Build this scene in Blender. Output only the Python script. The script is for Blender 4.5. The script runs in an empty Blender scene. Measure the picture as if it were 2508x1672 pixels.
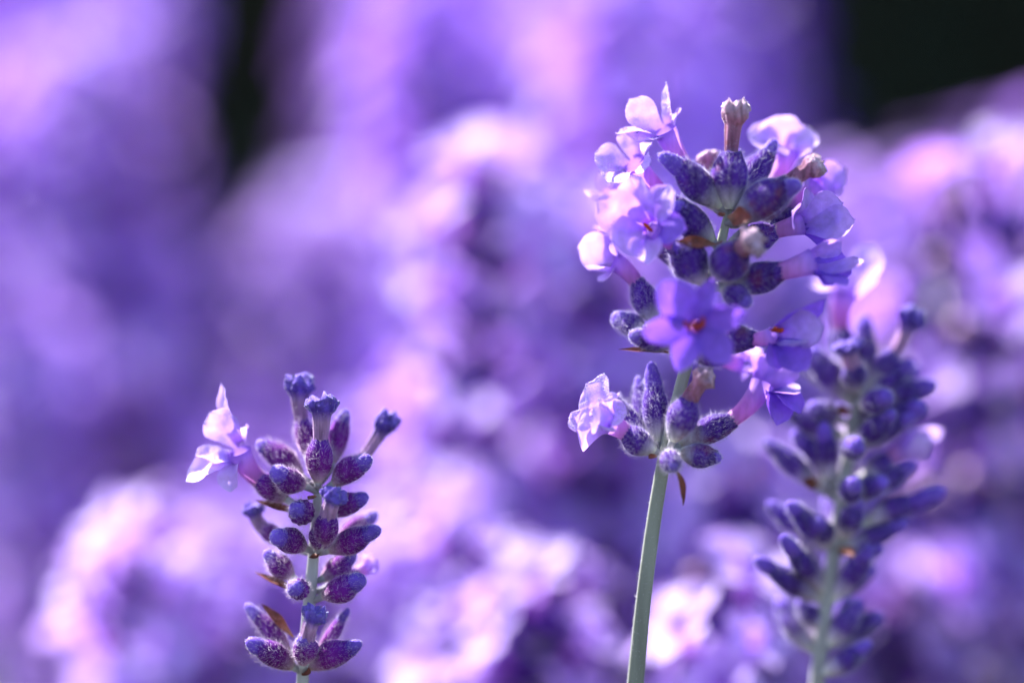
import bpy, math, random
import numpy as np
from mathutils import Vector, Matrix, noise

# ------------------------------------------------------------------ camera, world, sun, exposure
scene = bpy.context.scene
col = scene.collection
K = 3.0e-5                     # metres that one photo pixel covers on the plane of focus
LENS, SENSOR = 100.0, 36.0
D = 2508 * K * LENS / SENSOR   # focus distance, about 0.21 m
PITCH = math.radians(6.0)
CAM = Vector((0.0, -0.21, 0.40))
RX = Vector((1, 0, 0))
FW = Vector((0, math.cos(PITCH), -math.sin(PITCH)))
UP = Vector((0, math.sin(PITCH), math.cos(PITCH)))
cd = bpy.data.cameras.new('camera')
cd.lens, cd.sensor_width, cd.sensor_fit = LENS, SENSOR, 'HORIZONTAL'
cd.clip_start, cd.clip_end = 0.005, 200.0
cd.dof.use_dof = True
cd.dof.focus_distance = D
cd.dof.aperture_fstop = 4.7
cd.dof.aperture_blades = 7
cam = bpy.data.objects.new('camera', cd)
cam.location = CAM
cam.rotation_euler = (math.radians(90) - PITCH, 0, 0)
col.objects.link(cam)
scene.camera = cam

SUN = Vector((-0.56, 0.45, 0.77)).normalized()      # towards the sun: high, behind and to the left
world = bpy.data.worlds.new('World')
scene.world = world
world.use_nodes = True
wn = world.node_tree.nodes
sky = wn.new('ShaderNodeTexSky')
sky.sky_type = 'NISHITA'
sky.sun_disc = False
sky.sun_elevation = math.asin(SUN.z)
sky.sun_rotation = math.atan2(SUN.x, SUN.y)
world.node_tree.links.new(sky.outputs[0], wn['Background'].inputs[0])
wn['Background'].inputs[1].default_value = 0.09
sd = bpy.data.lights.new('sun', 'SUN')
sd.energy = 5.0
sd.angle = math.radians(0.5)
sd.color = (1.0, 0.98, 0.97)
so = bpy.data.objects.new('sun', sd)
so.rotation_euler = SUN.to_track_quat('Z', 'Y').to_euler()
so.location = (0, 0, 2)
col.objects.link(so)
scene.view_settings.view_transform = 'Standard'
scene.view_settings.look = 'None'
scene.view_settings.gamma = 1.0
scene.view_settings.exposure = 1.92
scene.render.engine = 'CYCLES'
scene.cycles.max_bounces = 6
scene.cycles.transmission_bounces = 4
scene.cycles.diffuse_bounces = 4

rng = random.Random(11)
nrg = np.random.default_rng(5)

def P(px, py, dep=0.0):
    """photo pixel + depth behind the plane of focus (in pixels of K metres) -> a point of the place"""
    d = D + dep * K
    return CAM + d * (FW + RX * ((px - 1254) * K / D) + UP * ((836 - py) * K / D))

def V(dx, dy, dz):
    return (RX * dx + UP * dy + FW * dz).normalized()

# ------------------------------------------------------------------ materials
def new_mat(name):
    m = bpy.data.materials.new(name)
    m.use_nodes = True
    nt = m.node_tree
    nt.nodes.clear()
    return m, nt, nt.nodes, nt.links

def ramp(nodes, stops):
    r = nodes.new('ShaderNodeValToRGB')
    el = r.color_ramp.elements
    while len(el) < len(stops):
        el.new(0.5)
    for e, (p, c) in zip(el, stops):
        e.position = p
        e.color = (*c, 1)
    return r

def leafy(name, stops, trans, nscale=900.0, namt=0.35, rough=0.6, spec=0.25, sheen=0.0,
          sheen_tint=(1, 1, 1), bump=0.0, streak=False, tcol=None, mottle=None):
    """plant tissue: colour along the organ from attribute t, noise mottling, part of the light passes through"""
    m, nt, n, l = new_mat(name)
    out = n.new('ShaderNodeOutputMaterial')
    at = n.new('ShaderNodeAttribute'); at.attribute_name = 't'
    r = ramp(n, stops)
    l.new(at.outputs['Fac'], r.inputs[0])
    tc = n.new('ShaderNodeTexCoord')
    nz = n.new('ShaderNodeTexNoise'); nz.inputs['Scale'].default_value = nscale
    nz.inputs['Detail'].default_value = 5
    if streak:
        mp = n.new('ShaderNodeMapping'); mp.inputs['Scale'].default_value = (1, 1, 0.12)
        l.new(tc.outputs['Object'], mp.inputs[0]); l.new(mp.outputs[0], nz.inputs['Vector'])
    else:
        l.new(tc.outputs['Object'], nz.inputs['Vector'])
    mr = n.new('ShaderNodeMapRange')
    mr.inputs[1].default_value = 0.3; mr.inputs[2].default_value = 0.7
    mr.inputs[3].default_value = 1 - namt; mr.inputs[4].default_value = 1 + namt
    l.new(nz.outputs[0], mr.inputs[0])
    oi = n.new('ShaderNodeObjectInfo')
    mr2 = n.new('ShaderNodeMapRange')
    mr2.inputs[3].default_value = 0.86; mr2.inputs[4].default_value = 1.14
    l.new(oi.outputs['Random'], mr2.inputs[0])
    mu = n.new('ShaderNodeMath'); mu.operation = 'MULTIPLY'
    l.new(mr.outputs[0], mu.inputs[0]); l.new(mr2.outputs[0], mu.inputs[1])
    mx = n.new('ShaderNodeVectorMath'); mx.operation = 'SCALE'
    l.new(r.outputs[0], mx.inputs[0]); l.new(mu.outputs[0], mx.inputs['Scale'])
    csock = mx.outputs[0]
    if mottle:
        n2 = n.new('ShaderNodeTexNoise'); n2.inputs['Scale'].default_value = nscale * 0.45
        n2.inputs['Detail'].default_value = 3
        l.new(tc.outputs['Object'], n2.inputs['Vector'])
        m2 = n.new('ShaderNodeMapRange'); m2.inputs[1].default_value = 0.55; m2.inputs[2].default_value = 0.7
        l.new(n2.outputs[0], m2.inputs[0])
        mm = n.new('ShaderNodeMix'); mm.data_type = 'RGBA'
        mm.inputs['B'].default_value = (*mottle, 1)
        sc = n.new('ShaderNodeMath'); sc.operation = 'MULTIPLY'; sc.inputs[1].default_value = 0.7
        l.new(m2.outputs[0], sc.inputs[0]); l.new(sc.outputs[0], mm.inputs['Factor'])
        l.new(csock, mm.inputs['A'])
        csock = mm.outputs['Result']
    p = n.new('ShaderNodeBsdfPrincipled')
    l.new(csock, p.inputs['Base Color'])
    p.inputs['Roughness'].default_value = rough
    p.inputs['Specular IOR Level'].default_value = spec
    p.inputs['Sheen Weight'].default_value = sheen
    p.inputs['Sheen Roughness'].default_value = 0.25
    p.inputs['Sheen Tint'].default_value = (*sheen_tint, 1)
    if bump > 0:
        b = n.new('ShaderNodeBump'); b.inputs['Strength'].default_value = bump
        b.inputs['Distance'].default_value = 0.0003
        l.new(nz.outputs[0], b.inputs['Height']); l.new(b.outputs[0], p.inputs['Normal'])
    if trans > 0:
        t = n.new('ShaderNodeBsdfTranslucent')
        if tcol:
            tm = n.new('ShaderNodeVectorMath'); tm.operation = 'MULTIPLY'
            tm.inputs[1].default_value = tcol
            l.new(csock, tm.inputs[0]); l.new(tm.outputs[0], t.inputs[0])
        else:
            l.new(csock, t.inputs[0])
        ms = n.new('ShaderNodeMixShader'); ms.inputs[0].default_value = trans
        l.new(p.outputs[0], ms.inputs[1]); l.new(t.outputs[0], ms.inputs[2])
        l.new(ms.outputs[0], out.inputs[0])
    else:
        l.new(p.outputs[0], out.inputs[0])
    return m

M = {}
M['calyx'] = leafy('calyx_violet', [(0, (.60, .62, .46)), (.2, (.42, .38, .46)), (.45, (.085, .026, .25)), (.8, (.065, .014, .235)), (1, (.055, .014, .20))],
                   0.16, 1400, 0.4, 0.75, 0.15, 0.5, (.75, .68, 1), 0.4, True, mottle=(.16, .03, .07))
M['calyx_red'] = leafy('calyx_purple', [(0, (.50, .44, .34)), (.12, (.36, .22, .32)), (.38, (.15, .012, .19)), (.75, (.115, .009, .20)), (1, (.085, .014, .26))],
                       0.12, 1400, 0.4, 0.75, 0.15, 0.5, (1, .7, 1), 0.4, True)
M['calyx_blue'] = leafy('calyx_indigo', [(0, (.60, .58, .46)), (.22, (.42, .34, .46)), (.5, (.075, .025, .21)), (1, (.05, .02, .23))],
                        0.12, 1400, 0.4, 0.75, 0.15, 0.5, (.8, .7, 1), 0.4, True)
M['bud'] = leafy('bud_blue_violet', [(0, (.10, .03, .33)), (1, (.17, .085, .54))], 0.15, 1500, 0.25, 0.6, 0.2, 0.5, (.8, .75, 1), 0.3)
M['tube'] = leafy('corolla_tube', [(0, (.55, .16, .50)), (.6, (.62, .28, .74)), (.85, (.50, .26, .80)), (1, (.34, .16, .70))], 0.5, 2200, 0.14, 0.5, 0.3, 0.15, (1, .9, 1), 0.25, True)
M['petal'] = leafy('petal_violet', [(0, (.42, .18, .74)), (.35, (.54, .32, .86)), (1, (.65, .45, .93))], 0.5, 1500, 0.14, 0.45, 0.35, 0.15, (1, .95, 1), 0.6, tcol=(.86, .67, 1.0))
M['petal_pale'] = leafy('petal_pale_lilac', [(0, (.51, .27, .76)), (.35, (.62, .42, .90)), (1, (.71, .53, .95))], 0.45, 1500, 0.12, 0.45, 0.35, 0.15, (1, .95, 1), 0.6, tcol=(.92, .81, 1.0))
M['petal_deep'] = leafy('petal_deep_violet', [(0, (.22, .085, .58)), (.4, (.27, .12, .70)), (1, (.36, .18, .82))], 0.5, 1500, 0.14, 0.45, 0.3, 0.1, (1, .95, 1), 0.35, tcol=(.78, .56, 1.0))
M['withered'] = leafy('withered_corolla', [(0, (.20, .13, .32)), (.3, (.26, .10, .19)), (.7, (.36, .16, .25)), (1, (.62, .43, .56))], 0.2, 2600, 0.5, 0.8, 0.15, 0.5, (1, .9, .9), 0.6, True, mottle=(.22, .07, .05))
M['withered_blue'] = leafy('withered_corolla_blue', [(0, (.34, .16, .38)), (.5, (.36, .20, .36)), (.72, (.10, .05, .36)), (1, (.18, .11, .50))], 0.15, 2600, 0.5, 0.8, 0.15, 0.6, (.9, .95, 1), 0.6, True)
M['bract'] = leafy('bract_brown', [(0, (.28, .15, .10)), (.5, (.20, .055, .035)), (1, (.14, .045, .045))], 0.12, 1800, 0.4, 0.6, 0.3, 0.1, (1, 1, 1), 0.5)
M['stem'] = leafy('stem_green', [(0, (.15, .16, .135)), (.8, (.19, .20, .165)), (1, (.42, .43, .36))], 0.08, 900, 0.2, 0.6, 0.2, 0.6, (.9, .9, 1), 0.3, True)
M['stem_pale'] = leafy('stem_pale', [(0, (.21, .21, .21)), (.8, (.31, .30, .32)), (1, (.40, .39, .38))], 0.08, 900, 0.2, 0.6, 0.2, 0.4, (.9, .9, 1), 0.3, True)
M['anther'] = leafy('anther_red', [(0, (.50, .08, .02)), (1, (.55, .07, .02))], 0.2, 2500, 0.3, 0.5, 0.3)
M['leaf'] = leafy('leaf_grey_green', [(0, (.12, .16, .09)), (1, (.20, .25, .15))], 0.2, 300, 0.3, 0.6, 0.2, 0.3)
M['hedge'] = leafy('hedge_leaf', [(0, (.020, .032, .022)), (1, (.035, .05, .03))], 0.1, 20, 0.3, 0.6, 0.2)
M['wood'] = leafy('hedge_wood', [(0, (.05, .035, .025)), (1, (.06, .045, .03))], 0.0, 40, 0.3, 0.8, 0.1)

def hair_mat(name, c):
    m, nt, n, l = new_mat(name)
    out = n.new('ShaderNodeOutputMaterial')
    d = n.new('ShaderNodeBsdfDiffuse'); d.inputs[0].default_value = (*c, 1)
    t = n.new('ShaderNodeBsdfTranslucent'); t.inputs[0].default_value = (*c, 1)
    ms = n.new('ShaderNodeMixShader'); ms.inputs[0].default_value = 0.5
    l.new(d.outputs[0], ms.inputs[1]); l.new(t.outputs[0], ms.inputs[2])
    tr = n.new('ShaderNodeBsdfTransparent'); m2 = n.new('ShaderNodeMixShader'); m2.inputs[0].default_value = 0.5
    l.new(ms.outputs[0], m2.inputs[1]); l.new(tr.outputs[0], m2.inputs[2]); l.new(m2.outputs[0], out.inputs[0])
    return m
M['hair'] = hair_mat('fine_hairs_violet', (.84, .76, .92))
M['hair_red'] = hair_mat('fine_hairs_pink', (.90, .74, .90))
M['hair_white'] = hair_mat('fine_hairs_white', (.86, .80, .92))

m, nt, n, l = new_mat('soil')
out = n.new('ShaderNodeOutputMaterial'); p = n.new('ShaderNodeBsdfPrincipled')
nz = n.new('ShaderNodeTexNoise'); nz.inputs['Scale'].default_value = 60; nz.inputs['Detail'].default_value = 8
r = ramp(n, [(.3, (.020, .016, .012)), (.7, (.07, .055, .04))])
tc = n.new('ShaderNodeTexCoord'); l.new(tc.outputs['Object'], nz.inputs['Vector'])
l.new(nz.outputs[0], r.inputs[0]); l.new(r.outputs[0], p.inputs['Base Color'])
bm_ = n.new('ShaderNodeBump'); bm_.inputs['Strength'].default_value = .8; bm_.inputs['Distance'].default_value = .01
l.new(nz.outputs[0], bm_.inputs['Height']); l.new(bm_.outputs[0], p.inputs['Normal'])
p.inputs['Roughness'].default_value = .95
l.new(p.outputs[0], out.inputs[0])
M['soil'] = m

# ------------------------------------------------------------------ mesh helpers
def make_mesh(name, verts, faces, mat, t=None, smooth=True, mats=None, mat_idx=None):
    me = bpy.data.meshes.new(name)
    me.from_pydata([tuple(v) for v in verts], [], [tuple(f) for f in faces])
    if t is not None:
        a = me.attributes.new('t', 'FLOAT', 'POINT')
        a.data.foreach_set('value', np.asarray(t, dtype=np.float32))
    if smooth:
        me.polygons.foreach_set('use_smooth', [True] * len(me.polygons))
    for mm in (mats or [mat]):
        me.materials.append(mm)
    if mat_idx is not None:
        me.polygons.foreach_set('material_index', mat_idx)
    me.update()
    return me

def link(name, me, parent=None, loc=None):
    o = bpy.data.objects.new(name, me)
    col.objects.link(o)
    if parent is not None:
        o.parent = parent
    if loc is not None:
        o.location = loc
    return o

def tag(o, label, cat, group=None, kind=None):
    if label: o['label'] = label
    if cat: o['category'] = cat
    if group: o['group'] = group
    if kind: o['kind'] = kind
    return o

def frame(axis, up):
    """right-handed frame, columns side, up, axis"""
    a = axis.normalized()
    s = up.cross(a)
    if s.length < 1e-6:
        s = Vector((1, 0, 0)).cross(a)
    s.normalize()
    return s, a.cross(s), a

def grid_faces(nu, nv, wrap):
    f = []
    for j in range(nv - 1):
        for i in range(nu if wrap else nu - 1):
            i2 = (i + 1) % nu
            f.append((j * nu + i, j * nu + i2, (j + 1) * nu + i2, (j + 1) * nu + i))
    return f

def bez(p0, p1, p2, t):
    return p0 * (1 - t) ** 2 + p1 * 2 * t * (1 - t) + p2 * t * t

def sweep(pts, rad, nu, shape=None, cap=True):
    """tube along pts; shape(i_angle, j) multiplies the radius. returns verts, faces, t"""
    verts, ts = [], []
    nv = len(pts)
    s_prev = None
    for j, p in enumerate(pts):
        tg = (pts[min(j + 1, nv - 1)] - pts[max(j - 1, 0)]).normalized()
        if s_prev is None:
            s_prev = tg.orthogonal().normalized()
        s = (s_prev - tg * s_prev.dot(tg)).normalized()
        s_prev = s
        b = tg.cross(s)
        for i in range(nu):
            a = 2 * math.pi * i / nu
            r = rad[j] * (shape(a, j / (nv - 1)) if shape else 1)
            verts.append(p + (s * math.cos(a) + b * math.sin(a)) * r)
            ts.append(j / (nv - 1))
    faces = grid_faces(nu, nv, True)
    if cap:
        verts.append(pts[-1].copy()); ts.append(1.0)
        e = len(verts) - 1
        o = (nv - 1) * nu
        for i in range(nu):
            faces.append((o + i, o + (i + 1) % nu, e))
    return verts, faces, ts

CAL_T = [0, .06, .15, .28, .42, .56, .68, .78, .87, .94, 1.0]
CAL_R = [.26, .38, .56, .78, .94, 1.0, .97, .89, .75, .63, .56]

def calyx_geo(base, mouth, R, seed, nu=26, sub=2, bend=0.06):
    """ribbed, slightly bent urn of a calyx with small teeth and an open, hollow mouth"""
    ax = mouth - base
    L = ax.length
    s, u, a = frame(ax, Vector((0.3, 0.2, 1)))
    rr = random.Random(seed)
    bd = (s * rr.uniform(-1, 1) + u * rr.uniform(-1, 1)) * bend * L
    T, Rr = [], []
    for j in range(len(CAL_T) - 1):
        for k in range(sub):
            f = k / sub
            T.append(CAL_T[j] * (1 - f) + CAL_T[j + 1] * f); Rr.append(CAL_R[j] * (1 - f) + CAL_R[j + 1] * f)
    T.append(1.0); Rr.append(CAL_R[-1])
    # rim turned in: a short inner wall
    T += [0.97, 0.86, 0.80]; Rr += [.47, .40, .05]
    verts, ts = [], []
    ph = rr.uniform(0, 6)
    for j, (t, r) in enumerate(zip(T, Rr)):
        inner = j >= len(T) - 3
        c = base + ax * t + bd * math.sin(math.pi * t)
        for i in range(nu):
            an = 2 * math.pi * i / nu
            rib = 1 + (0.05 * math.cos(13 * an) if nu >= 24 else 0.0)
            rib += 0.07 * noise.noise(Vector((math.cos(an) * 1.7 + seed * 3.1, math.sin(an) * 1.7, t * 3)))
            d = s * math.cos(an) + u * math.sin(an)
            tooth = 0.0
            if t > .93 and not inner:
                tooth = L * (0.028 * max(0, math.cos(5 * an + ph)) + 0.04 * max(0, math.cos(an - 1.6)) ** 4)
            verts.append(c + d * (R * r * rib) + a * tooth)
            ts.append(min(t, 1.0))
    return verts, grid_faces(nu, len(T), True), ts

def hairs_geo(verts, faces, count, length, width, lean, seed, keep=None):
    g = np.random.default_rng(seed)
    v = np.array([tuple(x) for x in verts])
    q = np.array([f for f in faces if len(f) == 4])
    a, b, c, d = v[q[:, 0]], v[q[:, 1]], v[q[:, 2]], v[q[:, 3]]
    nrm = np.cross(c - a, d - b)
    ar = np.linalg.norm(nrm, axis=1)
    nrm = nrm / np.maximum(ar[:, None], 1e-20)
    if keep is not None:
        ar = ar * keep(q)
    pk = g.choice(len(q), size=count, p=ar / ar.sum())
    x, y = g.random((count, 1)), g.random((count, 1))
    pos = (a[pk] * (1 - x) + b[pk] * x) * (1 - y) + (d[pk] * (1 - x) + c[pk] * x) * y
    n_ = nrm[pk]
    dirv = n_ + np.array(tuple(lean))[None] * 0.55 + g.normal(0, 0.33, (count, 3))
    dirv /= np.linalg.norm(dirv, axis=1)[:, None]
    ln = length * g.uniform(0.45, 1.15, (count, 1))
    sd_ = np.cross(dirv, g.normal(0, 1, (count, 3)))
    sd_ /= np.linalg.norm(sd_, axis=1)[:, None]
    w = width * 0.5
    mid = pos + dirv * ln * 0.55 + g.normal(0, .10, (count, 3)) * ln
    tip = pos + dirv * ln + g.normal(0, .22, (count, 3)) * ln
    hv = np.stack([pos - sd_ * w, pos + sd_ * w, mid - sd_ * w * .7, mid + sd_ * w * .7, tip], 1).reshape(-1, 3)
    i = np.arange(count)[:, None] * 5
    f4 = (i + np.array([[0, 1, 3, 2]])).tolist()
    f3 = (i + np.array([[2, 3, 4]])).tolist()
    return hv, f4 + f3

def petal_geo(throat, face, tip, w, seed, rim, fold=0.28, ruf=0.10, nu=13, nv=13, point=0.0, droop=0.0, notch=0.0, lead=0.45, roll=None):
    """one corolla lobe from the throat's rim, leaving along the tube and curving over to its tip"""
    a = face.normalized()
    rv = tip - throat
    n_ = rv - a * rv.dot(a)
    if n_.length < 1e-7:
        n_ = a.orthogonal()
    n_.normalize()
    tau = a.cross(n_)
    p0 = throat + n_ * rim - a * rim * 0.25
    L = (tip - p0).length
    p1 = p0 + a * L * lead + n_ * L * 0.12
    rr = random.Random(seed)
    w *= 1.2
    rol = rr.uniform(-.55, .55) if roll is None else roll
    so_ = Vector((rr.uniform(-50, 50), rr.uniform(-50, 50), rr.uniform(-50, 50)))
    verts, ts = [], []
    for j in range(nv):
        t = j / (nv - 1)
        c = bez(p0, p1, tip, t)
        tg = (bez(p0, p1, tip, min(t + .02, 1.0)) - bez(p0, p1, tip, max(t - .02, 0))).normalized()
        tw = Matrix.Rotation(rol * min(1, t * 1.6), 3, tg) @ tau
        nr = tg.cross(tw).normalized()
        w0 = rim * 0.62
        k = min(t / 0.7, 1.0); k = k * k * (3 - 2 * k)
        ww = w0 + (w - w0) * k
        if t > .62:
            q = (t - .62) / .38
            ww *= max((1 - q ** (2.4 - point)), 0.0) ** (.55 + point * .4)
        ww = max(ww, w * 0.06)
        for i in range(nu):
            s = -1 + 2 * i / (nu - 1)
            p = c + tw * (s * ww)
            # a cupped throat that opens into a folded, wavy blade
            p = p - n_ * (rim * (1 - math.cos(s * .9)) * (1 - k))
            p = p + nr * (fold * ww * (s * s - .35) * k)
            nn = noise.noise(p / (w * 0.9) + so_)
            nf = noise.noise(p / (w * 0.36) + so_ * 1.7)
            p = p + nr * (ruf * w * t * (nn * 1.5 + nf * .55 * (.4 + abs(s))))
            e = noise.noise(Vector((s * 3.1, t * 3.7, seed * 1.3)))
            p = p + tg * (w * 0.14 * t * e) - nr * (droop * w * t * t)
            if notch:
                p = p - tg * (notch * w * max(0, 1 - abs(s) * 2.2) * t ** 4)
            verts.append(p); ts.append(t)
    return verts, grid_faces(nu, nv, False), ts

# ------------------------------------------------------------------ a lavender spike, floret by floret
class Spike:
    def __init__(self, name, label, group, root, seed, calyx, hair, nhair, wither, hlen=11):
        self.root = bpy.data.objects.new(name, None)
        self.root.empty_display_size = 0.01
        col.objects.link(self.root)
        self.root.location = root
        self.o = root
        tag(self.root, label, 'flower', group)
        self.seed = seed
        self.cm, self.hm, self.nh, self.wm, self.hlen = calyx, hair, nhair, wither, hlen
        self.k = 0
        self.rs = {1: 1.0, 2: .88, 3: .86}[seed]
    def nxt(self):
        self.k += 1
        return self.seed * 1000 + self.k
    def add(self, name, geo, mat, parent=None):
        v, f, t = geo
        par = parent or self.root
        org = self.o if parent is None else self.o + parent.location
        if parent is None:
            c = v[0].copy()
            me = make_mesh(name, [x - c for x in v], f, mat, t)
            o = link(name, me, par, c - self.o)
        else:
            me = make_mesh(name, [x - org for x in v], f, mat, t)
            o = link(name, me, par)
        return o
    def stem(self, pts, rads, nu=16):
        # split long runs evenly, then Catmull-Rom
        q0, r0 = [pts[0]], [rads[0]]
        for i in range(1, len(pts)):
            k = max(1, round((pts[i] - pts[i - 1]).length / .006))
            for j in range(1, k + 1):
                q0.append(pts[i - 1].lerp(pts[i], j / k)); r0.append(rads[i - 1] + (rads[i] - rads[i - 1]) * j / k)
        for _ in range(6):
            q0 = [q0[0]] + [q0[i] * .5 + (q0[i - 1] + q0[i + 1]) * .25 for i in range(1, len(q0) - 1)] + [q0[-1]]
        pts, rads = q0, r0
        out, rr = [], []
        n_ = len(pts)
        for i in range(n_ - 1):
            a, b, c, d = pts[max(i - 1, 0)], pts[i], pts[i + 1], pts[min(i + 2, n_ - 1)]
            for k in range(3):
                t = k / 3
                out.append(0.5 * ((2 * b) + (c - a) * t + (2 * a - 5 * b + 4 * c - d) * t * t + (3 * b - 3 * c + d - a) * t ** 3))
                rr.append(rads[i] * (1 - t) + rads[i + 1] * t)
        out.append(pts[-1]); rr.append(rads[-1])
        self.path = out
        geo = sweep(out, [r * K for r in rr], nu, lambda a, t: 1 + .18 * math.cos(4 * a) + .03 * math.sin(9 * a + 20 * t))
        o = self.add('stem', geo, M['stem' if self.seed == 1 else 'stem_pale'])
        if self.seed == 1:
            nq = len(geo[1]) - nu
            f_ = geo[1][int(nq * .78):nq]
            hv, hf = hairs_geo(geo[0], f_, 3000, 8 * K, .8 * K, Vector((0, 0, .5)), 5)
            me = make_mesh('hairs', hv - np.array(tuple(self.o + o.location)), hf, M['hair_white'], None, False)
            h = link('hairs', me, o); h['kind'] = 'stuff'
        return o
    def calyx(self, base, mouth, R, mat=None, nh=None):
        b, m_ = P(*base), P(*mouth)
        s = self.nxt()
        geo = calyx_geo(b, m_, R * K * self.rs, s)
        o = self.add('calyx', geo, mat or self.cm)
        nr = min(self.path, key=lambda p: (p - (b - UP * 14 * K)).length)
        if (nr - b).length > 20 * K:
            ax = (m_ - b).normalized()
            c = b - ax * (nr - b).length * .45
            self.add('pedicel', sweep([bez(nr, c, b + ax * 6 * K, j / 6) for j in range(7)], [9 * K, 8 * K, 8 * K, 8 * K, 9 * K, 10 * K, 11 * K], 10), M['stem_pale'])
        nh = self.nh if nh is None else nh
        if nh:
            ax = (m_ - b).normalized()
            nf = len(geo[1]); outer = 26 * 20
            hv, hf = hairs_geo(geo[0], geo[1][:outer], nh, self.hlen * K, 0.5 * K, ax, s)
            org = self.o + o.location
            me = make_mesh('hairs', hv - np.array(tuple(org)), hf, self.hm, None, False)
            h = link('hairs', me, o); h['kind'] = 'stuff'
        return o, b, m_
    def bud(self, base, mouth, R, tip, rb, mat=None):
        o, b, m_ = self.calyx(base, mouth, R)
        tp = P(*tip)
        p0 = b.lerp(m_, .80)
        pts, rad = [], []
        N = 14
        for j in range(N):
            t = j / (N - 1)
            pts.append(p0.lerp(tp, t))
            rad.append(rb * K * max(.03, math.sin(math.pi * (0.28 + .70 * t)) ** .55 if t < .999 else .03))
        sd_ = self.nxt()
        geo = sweep(pts, rad, 18, lambda a, t: 1 + .10 * math.cos(4 * a) * t + .10 * noise.noise(Vector((math.cos(a) + sd_, math.sin(a), t * 3))))
        bo = self.add('bud', geo, mat or M['bud'], o)
        hv, hf = hairs_geo(geo[0], geo[1], self.nh // 4, 5 * K, 1.3 * K, (tp - p0).normalized(), sd_)
        me = make_mesh('hairs', hv - np.array(tuple(self.o + o.location)), hf, M['hair_white'], None, False)
        h = link('hairs', me, o); h['kind'] = 'stuff'
        return o
    def withered(self, base, mouth, R, end, rk, rn=17, mat=None, side=None):
        o, b, m_ = self.calyx(base, mouth, R)
        e = P(*end)
        ax = (m_ - b).normalized()
        p0 = b.lerp(m_, .78)
        ctrl = m_ + ax * (e - m_).length * .4
        sd_ = self.nxt()
        N = 30
        pts = [bez(p0, ctrl, e, j / (N - 1)) for j in range(N)]
        rad = []
        for j in range(N):
            t = j / (N - 1)
            r = rn + (rk * .66 - rn) * min(1, max(0, (t - .25) / .4))
            if t > .64:
                r = rk * (.66 + .46 * math.sin((t - .64) / .36 * 2.75))
            rad.append(r * K)
        rad[-1] *= .55
        def sh(a, t):
            w = .10 * math.cos(7 * a + sd_) + .08 * noise.noise(Vector((math.cos(a) * 2.5 + sd_, math.sin(a) * 2.5, t * 2)))
            kn = max(0, (t - .6) / .4)
            w += kn * .5 * noise.noise(Vector((math.cos(a) * 2.2 + sd_ * 2, math.sin(a) * 2.2, t * 9)))
            w += kn * .32 * noise.noise(Vector((math.cos(a) * 5 + sd_, math.sin(a) * 5, t * 22)))
            return 1 + w
        v, f, t = sweep(pts, rad, 28, sh)
        axe = (e - ctrl).normalized()
        nv = len(v)
        for i in range(nv):
            if t[i] > .8:                                   # ragged, shrivelled lobes at the end
                q = (t[i] - .8) / .2
                an = (i % 28) / 28 * 2 * math.pi
                v[i] = v[i] + axe * (rk * K * q * (.20 * math.cos(5 * an + sd_) + .75 * noise.noise(v[i] / (rk * K * .5))))
        w = self.add('withered_corolla', (v, f, t), mat or self.wm)
        org = self.o + w.location
        hv, hf = hairs_geo(v, f, 260, 5 * K, 1.2 * K, axe, sd_)
        me = make_mesh('hairs', hv - np.array(tuple(org)), hf, M['hair_white'], None, False)
        h = link('hairs', me, w); h['kind'] = 'stuff'
        return o
    def flower(self, base, mouth, R, throat, face, petals, rt=(15, 24), mat='petal', anthers=0, fuzz=0, ctrl=None, lead=0.45, calyx=True, ruf=.10, tmat='tube', nh=None):
        if calyx:
            o, b, m_ = self.calyx(base, mouth, R, nh=nh)
        else:
            b, m_ = P(*base), P(*mouth)
        th = P(*throat)
        fa = V(*face)
        ax = (m_ - b).normalized()
        p0 = b.lerp(m_, .75)
        c = P(*ctrl) if ctrl else m_ + ax * (th - m_).length * .45
        N = 14
        pts = [bez(p0, c, th, j / (N - 1)) for j in range(N)]
        rad = [(rt[0] + (rt[1] - rt[0]) * (j / (N - 1)) ** 1.5) * K for j in range(N)]
        sd_ = self.nxt()
        geo = sweep(pts, rad, 20, lambda a, t: 1 + .06 * noise.noise(Vector((math.cos(a) * 1.6 + sd_, math.sin(a) * 1.6, t * 2))), cap=False)
        co = self.add('corolla', geo, M[tmat])
        org = self.o + co.location
        for k, pt in enumerate(petals):
            tip, w = pt[0], pt[1]
            kw = dict(pt[2]) if len(pt) > 2 else {}
            pm = kw.pop('mat', mat)
            kw.setdefault('lead', lead); kw.setdefault('ruf', ruf)
            fz = kw.pop('fuzz', fuzz)
            pg = petal_geo(th, fa, P(*tip), w * K, self.nxt(), rt[1] * K, **kw)
            po = self.add('petal', pg, M[pm], co)
            if fz:
                hv, hf = hairs_geo(pg[0], [q[::-1] for q in pg[1]], fz, 4.5 * K, 1.3 * K, Vector((0, 0, .6)), self.nxt())
                hv2, hf2 = hairs_geo(pg[0], pg[1], fz // 2, 4.5 * K, 1.3 * K, Vector((0, 0, .6)), self.nxt())
                n0 = len(hv)
                me = make_mesh('hairs', np.concatenate([hv, hv2]) - np.array(tuple(org)), hf + [tuple(i + n0 for i in q) for q in hf2], M['hair_white'], None, False)
                h = link('hairs', me, co); h['kind'] = 'stuff'
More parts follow.
